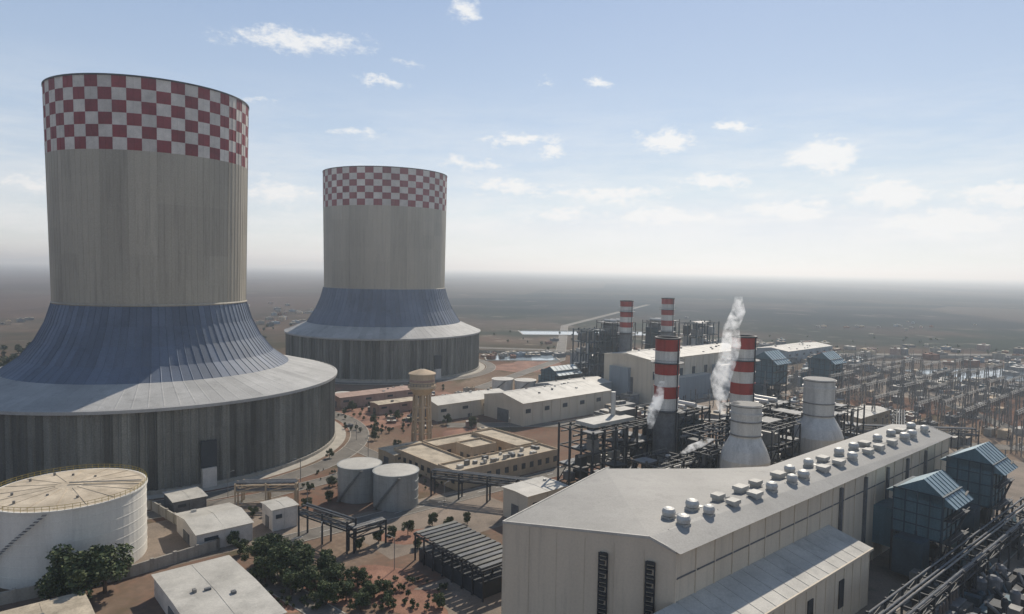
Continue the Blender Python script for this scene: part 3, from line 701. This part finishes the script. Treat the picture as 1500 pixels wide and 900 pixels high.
def hill(x0,x1,y,h,seed):
    n=60; pts=[]
    for i in range(n+1):
        t=i/n; e=math.sin(math.pi*t)**.7*(.6+.25*math.sin(t*9+seed)+.15*math.sin(t*23)); pts.append((x0+(x1-x0)*t,y,max(0,h*e)))
    vs=pts+[(x,y-2500,-1) for x,_,_ in pts]+[(x,y+2500,-1) for x,_,_ in pts]; m=n+1
    mb.add(vs,[(i,i+1,m+i+1,m+i) for i in range(n)]+[(i+1,i,2*m+i,2*m+i+1) for i in range(n)],'hill')
M['hill']=mat('hill',(.15,.17,.2),.95,0,.05,.001)
hill(-16000,-6500,16000,330,1); hill(-7000,-1500,17000,230,3)
mb.obj('hills')

# ------------------------------------------------------------ atmospheric haze (real volume over the plain)
def haze():
    mb=MB(); mb.box(0,20000,-5,90000,60000,160,'hill',0); 
    me=bpy.data.meshes.new('sky_haze'); me.from_pydata(mb.v,[],mb.f); o=bpy.data.objects.new('sky_haze',me); scene.collection.objects.link(o)
    mt=bpy.data.materials.new('haze'); mt.use_nodes=True; N=mt.node_tree.nodes; l=mt.node_tree.links; N.remove(N['Principled BSDF'])
    v=N.new('ShaderNodeVolumeScatter'); v.inputs['Color'].default_value=(.80,.90,1,1); v.inputs['Density'].default_value=.00023; v.inputs['Anisotropy'].default_value=.5
    l.new(v.outputs[0],N['Material Output'].inputs['Volume']); me.materials.append(mt)
haze()
# ------------------------------------------------------------ steam
def steam(pts,name='steam_plume',dens=.35):
    n=14; vs=[]
    for (x,y,z,r) in pts:
        for i in range(n): a=2*math.pi*i/n; vs.append((x+r*math.cos(a),y+r*math.sin(a),z))
    m=len(pts); fs=[(j*n+i,j*n+(i+1)%n,(j+1)*n+(i+1)%n,(j+1)*n+i) for j in range(m-1) for i in range(n)]+[tuple(range(n))[::-1],tuple(range((m-1)*n,m*n))]
    me=bpy.data.meshes.new(name); me.from_pydata(vs,[],fs); o=bpy.data.objects.new(name,me); scene.collection.objects.link(o)
    mt=bpy.data.materials.new('steam'); mt.use_nodes=True; N=mt.node_tree.nodes; l=mt.node_tree.links; N.remove(N['Principled BSDF'])
    v=N.new('ShaderNodeVolumePrincipled'); v.inputs['Color'].default_value=(1,1,1,1); v.inputs['Anisotropy'].default_value=.3
    g=N.new('ShaderNodeNewGeometry'); t=N.new('ShaderNodeTexNoise'); t.inputs['Scale'].default_value=.42; t.inputs['Detail'].default_value=6; t.inputs['Roughness'].default_value=.6; l.new(g.outputs['Position'],t.inputs['Vector'])
    rr=N.new('ShaderNodeMapRange'); rr.inputs['From Min'].default_value=.43; rr.inputs['From Max'].default_value=.72; rr.inputs['To Max'].default_value=dens; l.new(t.outputs['Fac'],rr.inputs['Value'])
    em=N.new('ShaderNodeMath'); em.operation='MULTIPLY'; em.inputs[1].default_value=.38; l.new(rr.outputs[0],em.inputs[0]); l.new(em.outputs[0],v.inputs['Emission Strength'])  # added glow imitates light scattered many times inside the plume, scaled by density
    l.new(rr.outputs[0],v.inputs['Density']); l.new(v.outputs[0],N['Material Output'].inputs['Volume']); me.materials.append(mt)
steam([(70,222,28,1.2),(69,222,34,2.4),(69,223,40,3.5),(71,223,46,3.2),(72,223,51,3.3),(72,223,57,2.6),(74,223,62,2.4),(74,223,67,1.2)],dens=.5)
steam([(44.5,214,25,.8),(45,214,30,2.0),(46.5,214,34,2.0),(48,215,40,.9)],dens=.8)
steam([(47,184,25,.8),(51,184,27.5,2.0),(55,184,29.5,1.2)],dens=1.0)

# ------------------------------------------------------------ camera
cam=bpy.data.cameras.new('camera'); co=bpy.data.objects.new('camera',cam); scene.collection.objects.link(co)
cam.sensor_width=36; cam.lens=24; cam.clip_end=120000; cam.clip_start=1
p=math.radians(3.26); rl=math.radians(1.0)
F=Vector((0,math.cos(p),-math.sin(p))); R0=Vector((1,0,0)); U0=Vector((0,math.sin(p),math.cos(p)))
Rv=R0*math.cos(rl)+U0*math.sin(rl); Uv=U0*math.cos(rl)-R0*math.sin(rl)
co.matrix_world=Matrix(((Rv.x,Uv.x,-F.x,0),(Rv.y,Uv.y,-F.y,0),(Rv.z,Uv.z,-F.z,75),(0,0,0,1)))
scene.camera=co
# ------------------------------------------------------------ sun + sky
AZ=math.radians(20); EL=math.radians(42)
sd=Vector((math.sin(AZ)*math.cos(EL),math.cos(AZ)*math.cos(EL),math.sin(EL)))
sl=bpy.data.lights.new('sun','SUN'); sl.energy=4.6; sl.angle=math.radians(.5); sl.color=(1,.92,.80)
so=bpy.data.objects.new('sun',sl); scene.collection.objects.link(so); so.rotation_euler=(-sd).to_track_quat('-Z','Y').to_euler()
w=bpy.data.worlds.new('World'); scene.world=w; w.use_nodes=True; n=w.node_tree.nodes; l=w.node_tree.links
bg=n['Background']; bg.inputs['Strength'].default_value=.115
sky=n.new('ShaderNodeTexSky'); sky.sky_type='NISHITA'; sky.sun_disc=False; sky.sun_elevation=EL; sky.sun_rotation=AZ; sky.dust_density=.6; sky.air_density=1.0; sky.altitude=300
tc=n.new('ShaderNodeTexCoord'); nz=n.new('ShaderNodeVectorMath'); nz.operation='NORMALIZE'; l.new(tc.outputs['Generated'],nz.inputs[0])
sx=n.new('ShaderNodeSeparateXYZ'); l.new(nz.outputs[0],sx.inputs[0])
def mth(op,a,b=None,c=None):
    x=n.new('ShaderNodeMath'); x.operation=op
    for i,v in enumerate((a,b,c)):
        if v is None: continue
        if isinstance(v,(int,float)): x.inputs[i].default_value=v
        else: l.new(v,x.inputs[i])
    return x.outputs[0]
az=mth('ARCTAN2',sx.outputs[0],sx.outputs[1]); el=mth('ARCSINE',sx.outputs[2])
cr=n.new('ShaderNodeValToRGB'); e=cr.color_ramp; e.elements[0].position=0; e.elements[0].color=(.74,.77,.79,1); e.elements[1].position=1; e.elements[1].color=(.08,.13,.25,1)
for ps,c in ((.04,(.66,.71,.77,1)),(.12,(.47,.57,.71,1)),(.24,(.32,.43,.63,1)),(.45,(.15,.23,.38,1))):
    q=e.elements.new(ps); q.color=c
l.new(mth('MULTIPLY',el,1/1.5708),cr.inputs[0])
gs=n.new('ShaderNodeVectorMath'); gs.operation='SCALE'; gs.inputs['Scale'].default_value=1/.11; l.new(cr.outputs[0],gs.inputs[0])
nm=n.new('ShaderNodeVectorMath'); nm.operation='MINIMUM'; l.new(sky.outputs[0],nm.inputs[0]); nm.inputs[1].default_value=(9.5,9.5,9.5)
sm=n.new('ShaderNodeMix'); sm.data_type='RGBA'; sm.inputs['Factor'].default_value=.8; l.new(nm.outputs[0],sm.inputs['A']); l.new(gs.outputs[0],sm.inputs['B'])
cb=n.new('ShaderNodeCombineXYZ'); l.new(az,cb.inputs[0]); l.new(el,cb.inputs[1])
def noise2(sc,scl,det=8,rough=.6,off=(0,0,0)):
    mp=n.new('ShaderNodeMapping'); mp.inputs['Scale'].default_value=scl; mp.inputs['Location'].default_value=off; l.new(cb.outputs[0],mp.inputs['Vector'])
    t=n.new('ShaderNodeTexNoise'); t.inputs['Scale'].default_value=sc; t.inputs['Detail'].default_value=det; t.inputs['Roughness'].default_value=rough; l.new(mp.outputs[0],t.inputs['Vector']); return t
CL=[(-17.5,17.0,6.2,.9,.8),(-11,14.6,2.6,.4,.75),(-4.2,20,1.6,.9,.9),(6.7,14.9,1.0,.4,.9),(.9,10.4,4.6,.55,.65),(-3.5,8.7,3,.7,.7),
    (12.1,10.6,2.6,1.1,1.1),(17.5,11.2,1.6,.6,.9),(24,8.7,2.6,1.25,1.2),(-13,10.6,3,.4,.5),(28.6,6.0,2.8,1.3,1.0),(35.6,5.6,3.6,.7,1.0),
    (8,6.3,6,.8,.7),(0,6.6,5,.8,.7),(-19,5.6,3.5,1.2,.7),(22,5.0,4,1.2,.9),(-34,5,4,.9,.5),(16,7,3,.8,.8),(3,9.6,1.6,.5,.7),
    (12,4.4,5,.9,.8),(32,4.0,5,1.0,.9),(4,4.5,4,.8,.7),(-21,12.6,3,.4,.4),(-9,16,2,.3,.5),(2.5,15.2,1.2,.3,.4)]
CL+=[(-30,35,12,3,.6),(20,40,14,4,.6),(60,25,14,4,.6)]
wn=noise2(12,(1,1.6,1),6,.65); wv=n.new('ShaderNodeVectorMath'); wv.operation='SUBTRACT'; l.new(wn.outputs['Color'],wv.inputs[0]); wv.inputs[1].default_value=(.5,.5,.5)
ws=n.new('ShaderNodeVectorMath'); ws.operation='SCALE'; ws.inputs['Scale'].default_value=.05; l.new(wv.outputs[0],ws.inputs[0])
wa=n.new('ShaderNodeVectorMath'); wa.operation='ADD'; l.new(cb.outputs[0],wa.inputs[0]); l.new(ws.outputs[0],wa.inputs[1])
acc=None
for a,e_,ww,hh,st in CL:
    s1=n.new('ShaderNodeVectorMath'); s1.operation='SUBTRACT'; l.new(wa.outputs[0],s1.inputs[0]); s1.inputs[1].default_value=(math.radians(a),math.radians(e_),0)
    s2=n.new('ShaderNodeVectorMath'); s2.operation='MULTIPLY'; l.new(s1.outputs[0],s2.inputs[0]); s2.inputs[1].default_value=(1/math.radians(ww),1/math.radians(hh),0)
    s3=n.new('ShaderNodeVectorMath'); s3.operation='LENGTH'; l.new(s2.outputs[0],s3.inputs[0])
    q=mth('MULTIPLY',mth('MAXIMUM',mth('SUBTRACT',1.25,s3.outputs['Value']),0),st)
    acc=q if acc is None else mth('MAXIMUM',acc,q)
fn=noise2(42,(1,2.0,1),9,.68)
body=mth('ADD',mth('MULTIPLY',acc,1.2),mth('MULTIPLY',mth('SUBTRACT',fn.outputs['Fac'],.56),2.6))
body=mth('MULTIPLY',body,mth('GREATER_THAN',acc,0.0))
cm=n.new('ShaderNodeMapRange'); cm.interpolation_type='SMOOTHSTEP'; cm.inputs['From Min'].default_value=.02; cm.inputs['From Max'].default_value=1.0; l.new(body,cm.inputs['Value'])
vn=noise2(6,(1,5,1),9,.65,(3,1,0)); 
vf=n.new('ShaderNodeMapRange'); vf.inputs['From Min'].default_value=.40; vf.inputs['From Max'].default_value=.66; l.new(vn.outputs['Fac'],vf.inputs['Value'])
ve=n.new('ShaderNodeMapRange'); ve.inputs['From Min'].default_value=math.radians(15); ve.inputs['From Max'].default_value=math.radians(2); l.new(el,ve.inputs['Value'])
veil=mth('MULTIPLY',mth('MULTIPLY',vf.outputs[0],ve.outputs[0]),.75)
mask=mth('MINIMUM',mth('ADD',mth('MULTIPLY',cm.outputs[0],.9),veil),.95)
mx=n.new('ShaderNodeMix'); mx.data_type='RGBA'; l.new(mask,mx.inputs['Factor']); l.new(sm.outputs['Result'],mx.inputs['A']); mx.inputs['B'].default_value=(7.7,7.75,7.8,1)
l.new(mx.outputs['Result'],bg.inputs['Color'])
scene.view_settings.view_transform='Standard'; scene.view_settings.look='None'; scene.view_settings.exposure=0
